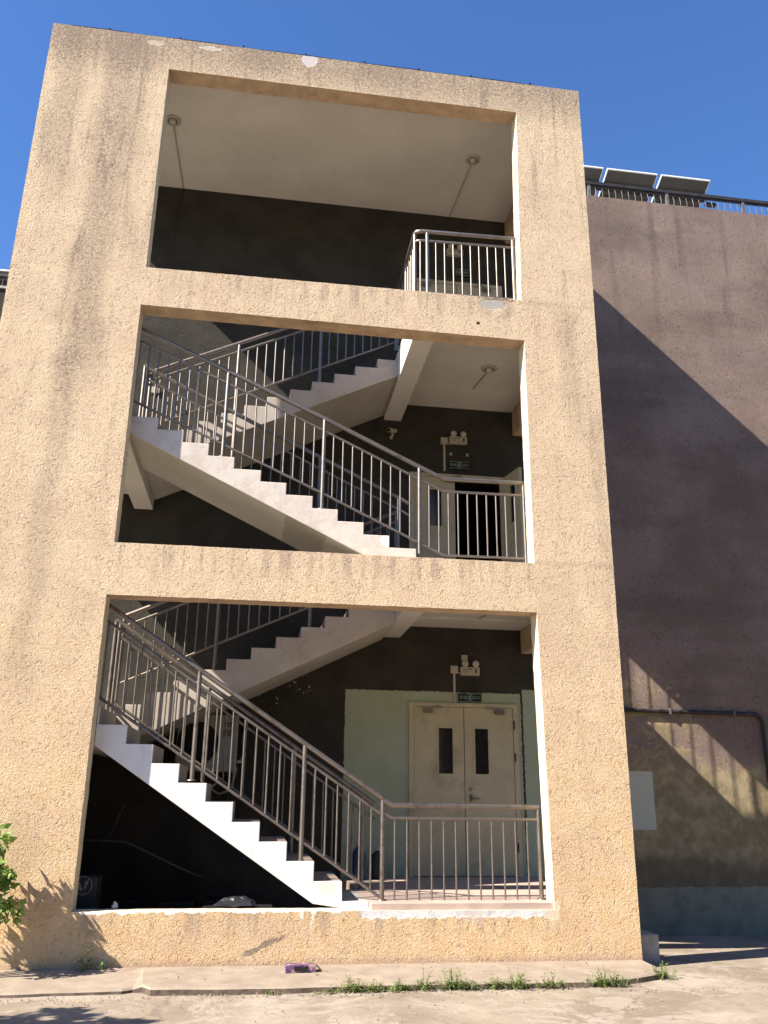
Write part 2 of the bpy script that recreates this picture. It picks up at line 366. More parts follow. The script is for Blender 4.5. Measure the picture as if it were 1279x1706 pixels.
M = dict(
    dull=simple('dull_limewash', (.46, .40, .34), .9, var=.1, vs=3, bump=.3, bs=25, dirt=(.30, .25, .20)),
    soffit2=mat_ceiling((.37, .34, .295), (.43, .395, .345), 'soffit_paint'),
    facade=mat_facade(), main=mat_main(), white=mat_white(), ceil=mat_ceiling(), ground=mat_ground(),
    reveal=simple('cream_reveal', (.62, .53, .37), .9, var=.08, bump=.3, bs=30, dirt=(.5, .42, .33)),
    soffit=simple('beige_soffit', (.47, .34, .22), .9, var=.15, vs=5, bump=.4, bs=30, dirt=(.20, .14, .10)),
    tread=simple('stair_concrete', (.33, .26, .21), .9, var=.2, bump=.4, bs=30, dirt=(.18, .15, .12)),
    floor=simple('entrance_tile', (.44, .33, .27), .8, var=.15, vs=3, bump=.2, bs=30),
    ledge=simple('ledge_cement', (.29, .23, .172), .95, var=.14, vs=4, bump=.5, bs=40, dirt=(.20, .155, .115)),
    ledge_dirt_shade=simple('ledge_dirty_shaded_edge', (.12, .088, .066), .95, var=.35, vs=14, bump=.8, bs=30),  # dirt tone, also painting in the shadowed step line of the front face
    steel=mat_metal('brushed_steel', (.235, .205, .18), (.12, .09, .07), .6, .42),
    steel_old=mat_metal('tarnished_steel', (.24, .205, .175), (.12, .085, .065), .8, .44),
    door=simple('cream_door_paint', (.48, .405, .26), .6, var=.06, vs=3, bump=.05, dirt=(.27, .22, .14)),
    glass=simple('dark_pane', (.012, .014, .016), .12, var=.1, bump=0, spec=.5),
    black=simple('black_paint', (.015, .014, .014), .5, var=.2, bump=.1),
    plastic=simple('aged_white_plastic', (.42, .38, .30), .5, var=.06, bump=.03),
    lens=simple('lamp_lens', (.45, .44, .40), .3, var=.05, bump=0, spec=.6),
    sign=simple('dark_green_sign', (.010, .020, .014), .35, var=.2, bump=0),
    signw=simple('sign_lettering', (.32, .38, .33), .6, var=.05, bump=0),
    panel=simple('panel_underside', (.10, .10, .10), .6, var=.15, vs=2, bump=.05),
    alu=simple('white_aluminium', (.80, .80, .80), .4, metal=.3, var=.04, bump=0),
    fence=simple('fence_black_iron', (.035, .030, .030), .6, var=.3, bump=.2),
    fence2=simple('fence_weathered_iron', (.14, .125, .115), .7, var=.3, bump=.2),
    acw=simple('grey_white_casing', (.33, .31, .28), .6, var=.08, bump=.05, dirt=(.2, .18, .15)),
    wood=simple('bark', (.16, .12, .08), .9, var=.3, vs=20, bump=.6, bs=30),
    cementw=simple('grey_block', (.40, .37, .33), .95, var=.15, bump=.5, dirt=(.26, .22, .18)),
    brass=simple('handle_metal', (.30, .26, .20), .35, metal=.9, var=.1, bump=0),
    blue=simple('blue_plastic', (.03, .07, .14), .4, var=.15, bump=0),
    stick=simple('pale_sticker', (.50, .56, .60), .6, var=.1, bump=0),
    stickb=simple('blue_scribble', (.10, .28, .50), .6, var=.2, bump=0),
    darkbox=simple('dark_plastic', (.040, .042, .044), .6, var=.2, bump=.1),
    paper=simple('cream_paper', (.70, .60, .48), .9, var=.1, bump=.1),
    bag=simple('black_bag_film', (.012, .012, .014), .45, var=.2, bump=.6, bs=25, spec=.6),
    emb=simple('emblem_print', (.30, .30, .30), .6, var=.05, bump=0),
)
def mat_leaf(name, a, b, sc=25):
    t = NT(name); c = t.mix(t.ramp(t.noise(sc, 2), .35, .65), a, b)
    m = t.done(c, .55, None, spec=.35)
    tr = t.n('ShaderNodeBsdfTranslucent'); t.link(t.mix(.5, c, (.20, .30, .03)), tr.inputs[0])
    mx = t.n('ShaderNodeMixShader'); mx.inputs[0].default_value = .3
    out = [n for n in t.t.nodes if n.type == 'OUTPUT_MATERIAL'][0]
    t.link(t.b.outputs[0], mx.inputs[1]); t.link(tr.outputs[0], mx.inputs[2]); t.link(mx.outputs[0], out.inputs[0])
    return m
M['leaf'] = mat_leaf('leaf_green', (.15, .26, .045), (.30, .39, .11))
M['weed'] = mat_leaf('weed_green', (.12, .18, .04), (.24, .30, .09))
M['weed_dry'] = mat_leaf('weed_dry', (.24, .19, .10), (.16, .17, .07))

# ------------------------------------------------------------------ ground
def ground():
    mb = MB(); xs = []
    x = -120
    xs = [-150, -80, -40, -20, -12, -8] + [-6 + .5*i for i in range(33)] + [12, 16, 24, 40, 80, 150]
    ys = [-150, -80, -40, -20, -12, -9, -7] + [-6 + .5*i for i in range(22)] + [6, 9, 14, 24, 40, 80, 150]
    def h(x, y):
        z = -.055
        if y > -0.3: z -= min(y + .3, 3.4) * .048
        if abs(x) < 12 and abs(y) < 9: z += .008 * math.sin(x*1.7 + y) * math.cos(y*1.3 - x*.6)
        return z
    n = len(xs)
    mb.add([(x, y, h(x, y)) for y in ys for x in xs], [(j*n+i, j*n+i+1, (j+1)*n+i+1, (j+1)*n+i) for j in range(len(ys)-1) for i in range(n-1)], True)
    mb.dofix = False
    o = mb.build('ground', M['ground']); tag(o, kind='structure')
ground()
def ledge():   # cement apron along the foot of the tower
    mb = MB(); random.seed(3)
    def strip(x0, x1, yf, zt, zb):
        n = int((x1 - x0) / .08); prev = None
        for i in range(n + 1):
            x = x0 + (x1 - x0) * i / n
            y = yf(x) + .012*math.sin(x*3.1) + .007*math.sin(x*11.3+1) + random.uniform(-.003, .003); z = zt - (.022 if x < .72 else 0) + .004*math.sin(x*2.3)
            ring = [(x, .02, zt + .012), (x, y + .02, z), (x, y - .004, z - .014), (x, y - .012, zb)]
            b = len(mb.v); mb.v += ring
            if i:
                pb = prev
                for k in range(3): mb.f.append((pb+k, pb+1+k, b+1+k, b+k)); mb.sm.append(False); mb.mi.append(1 if k == 2 else 0)
            if i in (0, n): mb.v.append((x, .02, zb)); b2 = len(mb.v)-1; mb.f.append((b, b+1, b+2, b+3, b2)); mb.sm.append(False); mb.mi.append(0)
            prev = b
    strip(-5, 5.62, lambda x: (-.86 if x > .8 else -.80 if x < .68 else -.74) if x < 4.5 else -.86 + (x-4.5)**2*.28, 0, -.09)
    o = mb.build('pavement_ledge', [M['ledge'], M['ledge_dirt_shade']]); tag(o, kind='structure')
ledge()

# ------------------------------------------------------------------ main building
D = 2.9
bld = empty('main_building', (6, D, 0), 'large flat roofed building of brown stucco behind and right of the stair tower', 'building')
def holed_plate(outer, holes, y0, y1, jit=0, step=.07, mats=(0, 1), seed=1):
    """plate in the xz-plane with holes; outline points jittered like hand-floated plaster"""
    rnd = random.Random(seed)
    def sub(poly):
        out = []
        n = len(poly)
        for i in range(n):
            a, b = Vector(poly[i]), Vector(poly[(i+1) % n]); L = (b-a).length; k = max(1, int(L/step)) if jit else 1
            nn = Vector((-(b-a).y, (b-a).x)) / L
            for j in range(k):
                p = a + (b-a)*j/k
                if j: p = p + nn*rnd.gauss(0, jit)
                out.append(p)
        return out
    bm = bmesh.new(); loops = []
    for poly in [outer] + holes:
        pts = sub(poly); vs = [bm.verts.new((p.x, y0, p.y)) for p in pts]
        es = [bm.edges.new((vs[i], vs[(i+1) % len(vs)])) for i in range(len(vs))]
        loops.append(pts)
    bmesh.ops.triangle_fill(bm, use_beauty=True, use_dissolve=False, edges=bm.edges[:], normal=(0, -1, 0))
    bm.verts.index_update(); bm.faces.ensure_lookup_table()
    V = [tuple(v.co) for v in bm.verts]; F = [tuple(v.index for v in f.verts) for f in bm.faces]
    bm.free(); mb = MB(); n = len(V)
    mb.add(V + [(x, y1, z) for x, y, z in V], [], False)
    for f in F: mb.f.append(f); mb.sm.append(False); mb.mi.append(mats[0])
    for f in F: mb.f.append(tuple(n+i for i in f[::-1])); mb.sm.append(False); mb.mi.append(mats[1])
    b = 0
    for li, pts in enumerate(loops):
        k = len(pts)
        for i in range(k):
            a, c = b+i, b+(i+1) % k
            pa, pc = Vector(pts[i]), Vector(pts[(i+1) % k]); d = pc-pa
            mi = mats[1]
            if li == 0: mi = mats[0]
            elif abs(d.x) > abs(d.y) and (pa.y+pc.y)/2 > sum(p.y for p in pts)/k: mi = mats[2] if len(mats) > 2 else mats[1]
            mb.f.append((a, c, n+c, n+a)); mb.sm.append(False); mb.mi.append(mi)
        b += k
    return mb
DX0, DX1 = 3.77, 5.27
doors = [(.54, 2.77), (4.14, 6.23), (7.57, 9.68)]
holes = [[(DX0, a), (DX1, a), (DX1, b), (DX0, b)] for a, b in doors]
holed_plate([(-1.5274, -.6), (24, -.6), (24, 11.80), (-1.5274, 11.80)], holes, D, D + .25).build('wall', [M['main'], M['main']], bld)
mb = MB(); mb.box(-1.5274, -1.30, D+.25, 14, -.6, 11.8); mb.box(23.8, 24, D+.25, 14, -.6, 11.8); mb.box(-1.3, 23.8, 13.8, 14, -.6, 11.8)
mb.build('wall', M['main'], bld)
MB().box(-1.3, 23.8, D+.25, 13.8, 11.3, 11.45).build('roof', M['cementw'], bld)
mb = MB()
for z in (.38, 3.98, 7.41): mb.box(-1.3, 12, D+.25, 13.8, z, z+.15)
mb.build('corridor_floor', M['tread'], bld)
wing = MB(); wing.box(-30, -1.53, 7.8, 14, -.6, 11.8)
w = empty('building_wing', (-10, 7.8, 0), 'brown stucco wing set far back behind the left edge of the tower', 'building')
wing.build('wall', M['main'], w)
MB().box(-30, -1.53, 7.76, 14, 11.803, 11.86).build('roof', M['cementw'], w)

# doors as parts of the building
def leaf(z0, z1, x0, x1, parent, swing=None, pane=None, handle=None, stickers=False):
    hx = x1
    T = .045; y = D - .022
    mats = M['door']
    def place(o):
        if swing is not None:
            piv = Vector((x1, y, 0)); o.data.transform(Matrix.Translation(piv - o_off(o)) @ Matrix.Rotation(swing, 4, 'Z') @ Matrix.Translation(-piv + o_off(o)))
        return o
    def o_off(o): return Vector((0, 0, 0))
    px0, px1, pz0, pz1 = pane
    mb = MB()
    # slab with a real pane opening
    mb.box(x0, px0, y, y+T, z0, z1); mb.box(px1, x1, y, y+T, z0, z1)
    mb.box(px0, px1, y, y+T, z0, pz0); mb.box(px0, px1, y, y+T, pz1, z1)
    d = mb.build('door_leaf', mats, parent); place(d)
    mb = MB()
    for a in ((px0-.03, px0, pz0-.03, pz1+.03), (px1, px1+.03, pz0-.03, pz1+.03), (px0, px1, pz0-.03, pz0), (px0, px1, pz1, pz1+.03)):
        mb.box(a[0], a[1], y-.008, y-.0005, a[2], a[3])
    place(mb.build('pane_frame', M['door'], d))
    place(MB().box(px0, px1, y+.015, y+.025, pz0, pz1).build('window_pane', M['glass'], d))
    if handle:
        hx_, hz = handle
        mb = MB(); mb.box(hx_-.02, hx_+.02, y-.012, y-.001, hz-.05, hz+.05); mb.tube([(hx_, y-.01, hz), (hx_, y-.05, hz), (hx_+.11, y-.055, hz)], .010, 8)
        mb.lathe((hx_, y-.002, hz+.12), [(.001, -.016), (.022, -.014), (.025, 0)], 'y', 14)
        place(mb.build('handle', M['brass'], d))
    if stickers:
        mb = MB(); mb.add([(x0+.06, y+T+.002, z0+.78), (x0+.30, y+T+.002, z0+.75), (x0+.31, y+T+.002, z0+1.0), (x0+.05, y+T+.002, z0+1.02)], [(0,1,2,3)])
        place(mb.build('sticker', M['stick'], d))
    return d
zf = .54
def door_frame(z0, z1, drop=.04):
    mb = MB(); y0, y1 = D-.034, D+.05
    mb.box(DX0-.035, DX0+.035, y0, y1, z0, z1+.035); mb.box(DX1-.035, DX1+.035, y0, y1, z0, z1+.035)
    mb.box(DX0+.035, DX1-.035, y0, y1, z1-.02, z1+.035)
    f = mb.build('door_frame', M['door'], bld); return f
def closer(x, z, s):
    mb = MB(); mb.box(x-.07, x+.07, D-.085, D-.03, z-.07, z-.015)
    mb.tube([(x+.03*s, D-.07, z-.01), (x+.13*s, D-.12, z+.012), (x+.20*s, D-.04, z+.012)], .010, 6)
    mb.build('door_closer', M['brass'], bld)
ds = []
for z0, z1 in doors: door_frame(z0, z1)
leaf(.55, 2.745, 3.81, 4.515, bld, pane=(4.155, 4.355, 1.85, 2.46))
leaf(.55, 2.745, 4.525, 5.23, bld, pane=(4.675, 4.865, 1.85, 2.46), handle=(4.60, 1.53))
closer(4.0, 2.73, 1); closer(5.03, 2.73, -1)
for z in (2.52, 2.08, .9): MB().tube([(5.245, D-.04, z-.06), (5.245, D-.04, z+.06)], .010, 8).build('door_hinge', M['black'], bld)
leaf(4.15, 6.205, 3.81, 4.44, bld, pane=(4.05, 4.23, 5.42, 6.00))
# right leaf of the middle door, standing open towards the stair
leaf(4.15, 6.205, 4.55, 5.19, bld, swing=None if False else R(101), pane=(4.70, 4.86, 5.42, 6.00), handle=(4.62, 5.1))
leaf(7.58, 9.655, 3.81, 4.515, bld, pane=(4.155, 4.355, 8.9, 9.46))
leaf(7.58, 9.655, 4.525, 5.23, bld, pane=(4.675, 4.865, 8.9, 9.46), handle=(4.60, 8.6))
closer(4.35, 6.2, 1); closer(4.0, 9.64, 1); closer(5.03, 9.64, -1)

# ------------------------------------------------------------------ stair tower
tower = empty('stair_tower', (2.05, 0, 0), 'beige stucco stair tower with three wide openings stacked one above the other', 'tower')
H3 = [(.001, 10.588), (4.722, 10.592), (4.672, 7.585), (.004, 7.553)]
H2 = [(-.008, 7.038), (4.688, 7.006), (4.687, 4.114), (.006, 4.11)]
H1 = [(-.011, 3.536), (4.690, 3.540), (4.735, .479), (.004, .484)]
TH = .24
holed_plate([(-1.523, 11.110), (5.655, 11.108), (5.640, 5.5), (5.632, -.35), (-1.535, -.35), (-1.535, 5.5)], [H3, H2, H1], 0, TH, jit=.0011, step=.06, mats=(0, 1, 2)).build('facade_wall', [M['facade'], M['reveal'], M['soffit']], tower)
XL, XR = -1.5274, 5.64
# floors
MB().box(XL+.004, XL+.22, TH+.003, D-.004, -.3, 1.985).build('side_wall', M['facade'], tower)
mb = MB(); mb.box(2.86, XR-.03, .03, D-.004, .1, .54); mb.build('entrance_floor', M['floor'], tower)
MB().box(XL+.02, 2.858, TH+.003, D-.004, -.3, .12).build('ground_slab', M['tread'], tower)
def slab(z0, z1, bz, sz, x0=3.33):
    mb = MB(); mb.box(x0, XR, TH+.002, D-.003, z0, z1)
    mb.build('floor_slab', M['ceil'], tower)
    mb = MB(); mb.box(x0+.002, x0+.27, TH+.004, D-.003, bz, z0-.001); mb.build('edge_beam', M['ceil'], tower)
    mb = MB(); mb.box(XR-.24, XR-.001, TH+.002, D-.003, sz, z0-.001); mb.build('side_beam', M['facade'], tower)
slab(3.91, 4.14, 3.71, 3.54); slab(7.44, 7.57, 7.11, 7.0)
for z in (4.14, 7.57): MB().box(3.338, XR-.004, TH+.006, D-.004, z+.001, z+.006).build('floor_finish', M['tread'], tower)
MB().box(3.61, XR-.25, D-.62, D-.004, 7.40, 7.439).build('ceiling_band', M['ceil'], tower)
MB().box(3.61, XR-.25, D-.62, D-.004, 3.88, 3.909).build('ceiling_band', M['ceil'], tower)
mb = MB(); mb.box(XL+.002, XR-.002, TH+.002, D-.003, 11.02, 11.10); mb.build('roof_slab', M['ceil'], tower)
mb = MB(); mb.box(XR-.24, XR-.001, TH+.002, D-.003, 10.59, 11.019); mb.build('side_beam', M['facade'], tower)
mb = MB(); mb.box(XL+.001, XL+.22, TH+.002, D-.003, 10.59, 11.019); mb.build('side_beam', M['facade'], tower)
for z, bz in ((2.41, 1.99), (5.845, 5.43)):
    mb = MB(); mb.box(XL+.02, -.02, TH+.003, D-.003, z-.2, z); mb.build('landing_slab', M['ceil'], tower)
    mb = MB(); mb.box(-.28, -.022, TH+.004, D-.003, bz, z-.201); mb.build('edge_beam', M['ceil'], tower)
    mb = MB(); mb.box(XL+.021, XL+.22, TH+.004, D-.003, bz, z-.201); mb.build('side_beam', M['facade'], tower)
# flights: white body, darker worn treads laid on top
def flight(x0, run, z0, rise, n, dirn, soff, y0, y1, foot, face='white'):
    """stepped solid: n risers from (x0, z0); soff(x) gives the sloping soffit; foot = points of the bottom end, riser side last"""
    mb = MB(); xs = [x0 + dirn*run*k + (random.uniform(-.007, .007) if k else 0) for k in range(n)]; xe = xs[-1] + dirn*.02
    cols = []
    for k in range(n):
        a = xs[k]; b = xs[k+1] if k < n-1 else xe
        cols.append((a, b, z0 + rise*(k+1) + (0 if k == n-1 else random.uniform(-.004, .004))))
    def both(poly):   # a convex profile face on both sides
        for y, fl in ((y0, False), (y1, True)):
            mb.add([(p[0], y, p[1]) for p in (poly[::-1] if fl else poly)], [tuple(range(len(poly)))], mi=0)
    def cross(p, q, mi): mb.add([(p[0], y0, p[1]), (q[0], y0, q[1]), (q[0], y1, q[1]), (p[0], y1, p[1])], [(0,1,2,3)], mi=mi)
    prev = z0
    for k, (a, b, z) in enumerate(cols):
        both([(a, soff(a)), (b, soff(b)), (b, z), (a, z)] + ([(a, prev)] if k else []))
        cross((a, prev), (a, z), 1 if dirn < 0 else 2); cross((a, z), (b, z), 2); cross((a, soff(a)), (b, soff(b)), 1)
        prev = z
    cross((xe, soff(xe)), (xe, cols[-1][2]), 1)
    poly = [(x0, soff(x0))] + foot + [(x0, z0)]
    if len(set(poly)) > 2:
        both(poly); pts = poly
        for p, q in zip(pts[:-1], pts[1:]): cross(p, q, 1)
    if dirn < 0:      # orient outward
        pass
    o = mb.build('stair_flight', [M[face], M['soffit2'], M['tread']], tower)
    bm = bmesh.new(); bm.from_mesh(o.data); bmesh.ops.remove_doubles(bm, verts=bm.verts, dist=1e-5); bmesh.ops.recalc_face_normals(bm, faces=bm.faces); bm.to_mesh(o.data); bm.free()
    b = o.modifiers.new('bevel', 'BEVEL'); b.width = .007; b.segments = 2; b.limit_method = 'ANGLE'
    return o
flight(2.58, .284, .54, .187, 10, -1, lambda x: max(.476, 1.975+(.057-x)*.652), .242, 1.36, [(2.858, .476), (2.858, .54)])
flight(3.345, .305, 4.141, .142, 12, -1, lambda x: max(3.92, 5.475+(.02-x)*.4796), .242, 1.36, [(3.36, 3.92), (3.36, 4.141)])
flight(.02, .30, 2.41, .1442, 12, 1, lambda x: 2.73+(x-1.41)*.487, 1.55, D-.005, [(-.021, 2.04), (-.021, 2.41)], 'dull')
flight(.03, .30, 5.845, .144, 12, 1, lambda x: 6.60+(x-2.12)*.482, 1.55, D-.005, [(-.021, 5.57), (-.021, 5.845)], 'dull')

# step outside the side entrance
mb = MB(); mb.box(5.645, 5.965, .30, 1.4, -.3, .197)
tag(mb.build('door_step', M['cementw'], None, bevel=.012), 'small grey concrete step against the right foot of the tower', 'step')

# ------------------------------------------------------------------ railings
def railing(label, pts, dh2, dhb, posts, mat, group, base=None, bal=.122, rh=.0275, rm=.0165, bottom=True, floor_base=None, cap_ends=()):
    """pts: handrail centre line; posts: list of (param index as distance in plan, foot z)"""
    P = [Vector(p) for p in pts]
    seg = [(P[i], P[i+1]) for i in range(len(P)-1)]
    plan = [math.hypot((b-a).x, (b-a).y) for a, b in seg]; L = sum(plan)
    def at(s):
        for (a, b), l in zip(seg, plan):
            if s <= l + 1e-6: return a + (b-a)*(s/l)
            s -= l
        return P[-1].copy()
    root = empty('stair_railing', (P[0].x, P[0].y, P[0].z - .95), label, 'railing', group)
    MB().tube(P, rh, 12).build('handrail', mat, root)
    off = Vector((0, 0, -dh2)); mid = [p + off for p in P]
    MB().tube(mid, rm, 10).build('middle_rail', mat, root)
    if bottom: MB().tube([p + Vector((0, 0, -dhb)) for p in P], rm*.95, 10).build('bottom_rail', mat, root)
    ps = sorted(s for s, _ in posts)
    for s, foot in posts:
        p = at(s); mb = MB(); mb.tube([(p.x, p.y, foot), (p.x, p.y, p.z - rh*.6)], rh*.86, 12)
        mb.lathe((p.x, p.y, foot), [(rh*1.9, .001), (rh*1.8, .012), (rh*.9, .016)], 'z', 14)
        mb.build('post', mat, root)
    edges = [0] + ps + [L]; edges = sorted(set(round(e, 3) for e in edges))
    for a, b in zip(edges[:-1], edges[1:]):
        n = max(1, round((b-a)/bal)); 
        if b - a < bal*.8: continue
        for i in range(1, n):
            p = at(a + (b-a)*i/n)
            zb = floor_base if floor_base is not None else p.z - dhb
            MB().tube([(p.x, p.y, zb), (p.x, p.y, p.z - dh2)], .0098, 8, caps=False).build('baluster', mat, root)
    return root
G = 'steel railings of the stair tower'
so_, sn = M['steel_old'], M['steel']
# flight 1 outer + entrance
railing('tarnished steel railing sloping up the lowest flight, on the side facing the yard', [(-.25, .3, 3.623), (3.0, .3, 1.528)], .165, .97, [(1.25, 1.68), (2.407, .90), (3.25, .54)], so_, G)
railing('level tarnished steel railing across the ground floor entrance, beside the double door', [(3.0, .3, 1.520), (3.09, .3, 1.46), (4.72, .3, 1.455)], .125, .9, [(1.70, .54)], so_, G, bottom=False, floor_base=.54, bal=.133)
railing('inner railing of the lowest flight, seen through the bars of the outer one', [(-.10, 1.38, 3.53), (2.97, 1.38, 1.52), (3.06, 1.38, 1.46)], .165, .93, [(.05, 2.41), (1.15, 1.66), (2.2, .92), (3.02, .54)], so_, G)
# flight 2 outer
railing('bright steel railing along the middle storey flight, turning level before the middle landing', [(-.25, .3, 6.982), (1.05, .3, 6.405), (2.24, .3, 5.87), (3.4, .3, 5.325), (3.69, .3, 5.19), (4.71, .3, 5.20)], .16, .955, [(1.31, 5.28), (2.49, 4.71), (3.65, 4.15), (4.94, 4.15)], sn, G)
railing('inner steel railing of the middle storey flight, ending in a hooked post by the landing', [(-.08, 1.38, 6.92), (3.36, 1.38, 5.28), (3.46, 1.38, 5.22)], .16, .90, [(.02, 5.85), (1.2, 5.27), (2.35, 4.70), (3.40, 4.15)], sn, G)
# back flights
railing('steel railing rising behind to the middle landing along the lower back flight', [(-.07, 1.62, 3.61), (3.36, 1.62, 5.19)], .13, .83, [(.02, 2.42), (1.15, 2.98), (2.3, 3.55), (3.40, 4.15)], so_, G)
railing('steel railing rising behind to the top landing along the upper back flight', [(-.07, 1.62, 6.97), (3.33, 1.62, 8.60)], .13, .83, [(.02, 5.85), (1.17, 6.42), (2.3, 6.98), (3.38, 7.58)], sn, G)
# top landing
railing('bright steel railing fronting the top landing with one corner turned back', [(3.335, 1.60, 8.62), (3.335, .27, 8.62), (3.36, .22, 8.62), (3.41, .2, 8.62), (4.71, .2, 8.65)], .14, .93, [(.02, 7.58), (.68, 7.58), (1.335, 7.58), (1.52, 7.58), (2.68, 7.58)], sn, G)
# side rails
for z in (4.148, 7.578):
    railing('steel railing closing the open right side of the %s landing' % ('middle' if z < 5 else 'top'), [(5.52, .30, z+1.03), (5.52, 2.82, z+1.03)], .13, .93, [(.06, z), (1.25, z), (2.46, z)], sn, G)
for z in (2.415, 5.85):
    railing('steel railing closing the left side of the %s half landing' % ('lower' if z < 5 else 'upper'), [(-1.42, .30, z+1.03), (-1.42, 2.82, z+1.03)], .13, .93, [(.06, z), (1.25, z), (2.46, z)], sn, G)
    railing('short steel railing across the stair well on the %s half landing' % ('lower' if z < 5 else 'upper'), [(-.10, 1.38, z+1.10), (-.10, 1.62, z+1.10)], .13, .98, [(.0, z), (.24, z)], sn if z > 5 else so_, G)

# ------------------------------------------------------------------ fixtures
def exit_sign(x, z, label):
    r = empty('exit_sign', (x, D, z), label, 'sign', 'exit signs over the doors')
    w_, h_ = .165, .065
    MB().box(x-w_, x+w_, D-.04, D-.003, z-h_, z+h_).build('sign_box', M['sign'], r, bevel=.004)
    mb = MB(); y0, y1 = D-.044, D-.0405
    mb.box(x-w_+.008, x+w_-.008, y0, y1, z-h_+.006, z-h_+.011); mb.box(x-w_+.008, x+w_-.008, y0, y1, z+h_-.011, z+h_-.006)
    # running figure in its door frame
    for a in ((-.032, -.027, -.045, .045), (.030, .035, -.045, .045), (-.027, .030, .040, .045)): mb.box(x+a[0], x+a[1], y0, y1, z+a[2], z+a[3])
    def bar(p, q, t=.0055):
        p, q = Vector(p), Vector(q); d = (q-p).normalized(); n = Vector((-d.y, d.x))*t
        c = [p+n, q+n, q-n, p-n]; mb.add([(x+k.x, y0, z+k.y) for k in c] + [(x+k.x, y1, z+k.y) for k in c], [(0,1,2,3), (7,6,5,4), (0,4,5,1), (1,5,6,2), (2,6,7,3), (3,7,4,0)])
    bar((.004, .018), (-.004, -.008), .008); bar((-.004, -.008), (.014, -.020)); bar((.014, -.020), (.010, -.042)); bar((-.004, -.008), (-.016, -.026)); bar((-.016, -.026), (-.025, -.028))
    bar((.004, .016), (.018, .004)); bar((.004, .016), (-.014, .008)); mb.lathe((x+.009, y0, z+.029), [(.0001, -.001), (.008, 0), (.008, .003)], 'y', 10)
    mb.build('pictogram', M['signw'], r)
    for s, cx, sz in (('安全', -.095, .056), ('出口', .095, .050)):
        try:
            cu = bpy.data.curves.new('lettering', 'FONT'); cu.body = s; cu.size = sz; cu.align_x = 'CENTER'; cu.align_y = 'CENTER'; cu.extrude = .001
            to = bpy.data.objects.new('lettering', cu); COL.objects.link(to)
            bpy.context.view_layer.update()
            me = bpy.data.meshes.new_from_object(to.evaluated_get(bpy.context.evaluated_depsgraph_get()))
            bpy.data.objects.remove(to)
            me.transform(Matrix.Rotation(R(90), 4, 'X')); me.materials.clear(); me.materials.append(M['signw'])
            lo = bpy.data.objects.new('lettering', me); COL.objects.link(lo); lo.parent = r; lo.location = (cx, -.043, 0)
        except Exception as e: print('text', e)
    return r
exit_sign(4.61, 2.885, 'dark green exit sign above the closed ground floor double door')
exit_sign(4.515, 6.42, 'dark green exit sign above the open doorway of the middle storey')
exit_sign(4.595, 9.905, 'dark green exit sign behind the railing bars on the top storey')

def emergency(x, z, label):
    r = empty('emergency_light', (x, D, z), label, 'emergency light', 'twin head emergency lights on the wall')
    MB().box(x-.14, x+.14, D-.075, D-.003, z-.06, z+.06).build('housing', M['plastic'], r, bevel=.008)
    for s in (-.072, .085):
        mb = MB(); mb.lathe((x+s, D-.055, z+.105), [(.001, .03), (.03, .025), (.047, .0), (.05, -.016), (.044, -.022)], 'y', 20)
        mb.tube([(x+s, D-.04, z+.06), (x+s, D-.04, z+.10)], .012, 8)
        l = mb.build('lamp_head', M['plastic'], r)
        MB().lathe((x+s, D-.0775, z+.105), [(.0005, -.009), (.025, -.007), (.043, 0)], 'y', 20).build('lens', M['lens'], l)
    mb = MB(); y0, y1 = D-.0785, D-.0755
    mb.box(x-.12, x-.03, y0, y1, z+.012, z+.022); mb.box(x-.11, x-.05, y0, y1, z-.018, z-.010); mb.box(x-.02, x+.03, y0, y1, z+.02, z+.034)
    mb.box(x+.065, x+.10, y0, y1, z-.025, z+.035); mb.build('printed_marks', M['fence2'], r)
emergency(4.615, 3.255, 'cream twin head emergency light over the ground floor double door')
emergency(4.50, 6.83, 'cream twin head emergency light on the black wall of the middle storey')
emergency(4.50, 10.27, 'cream twin head emergency light behind the top landing railing')
def jbox(x, z, zb, label):
    r = empty('junction_box', (x, D, z), label, 'junction box', 'junction boxes beside the emergency lights')
    MB().box(x-.055, x+.055, D-.04, D-.003, z-.055, z+.055).build('box_body', M['plastic'], r, bevel=.005)
    MB().box(x-.016, x+.016, D-.02, D-.003, zb, z-.056).build('cable_duct', M['plastic'], r)
    MB().tube([(x+.05, D-.02, z-.03), (x+.08, D-.02, z-.05), (x+.11, D-.02, z-.03)], .009, 6).build('cable', M['plastic'], r)
jbox(4.392, 3.275, 2.82, 'cream junction box with a white duct down to the ground floor door')
jbox(4.285, 6.82, 6.32, 'cream junction box with a white duct on the middle storey wall')
tag(MB().box(4.50, 4.59, D-.035, D-.003, 3.40, 3.49).build('wall_socket', M['plastic'], None, bevel=.004), 'small square cream plate just above the ground floor emergency light', 'wall plate')
mb = MB()
for dx in (-.11, .15):
    tag(MB().box(4.50+dx-.02, 4.50+dx+.02, D-.02, D-.003, 6.59, 6.63).build('wall_anchor', M['cementw'], None), '%s grey fixing below the middle storey emergency light' % ('left' if dx < 0 else 'right'), 'wall anchor', 'grey wall fixings')
tag(MB().box(-.23, -.13, D-.035, D-.003, 7.27, 7.37).build('wall_switch', M['plastic'], None, bevel=.004), 'pale yellow switch box on the sunlit back wall of the stairwell', 'switch')

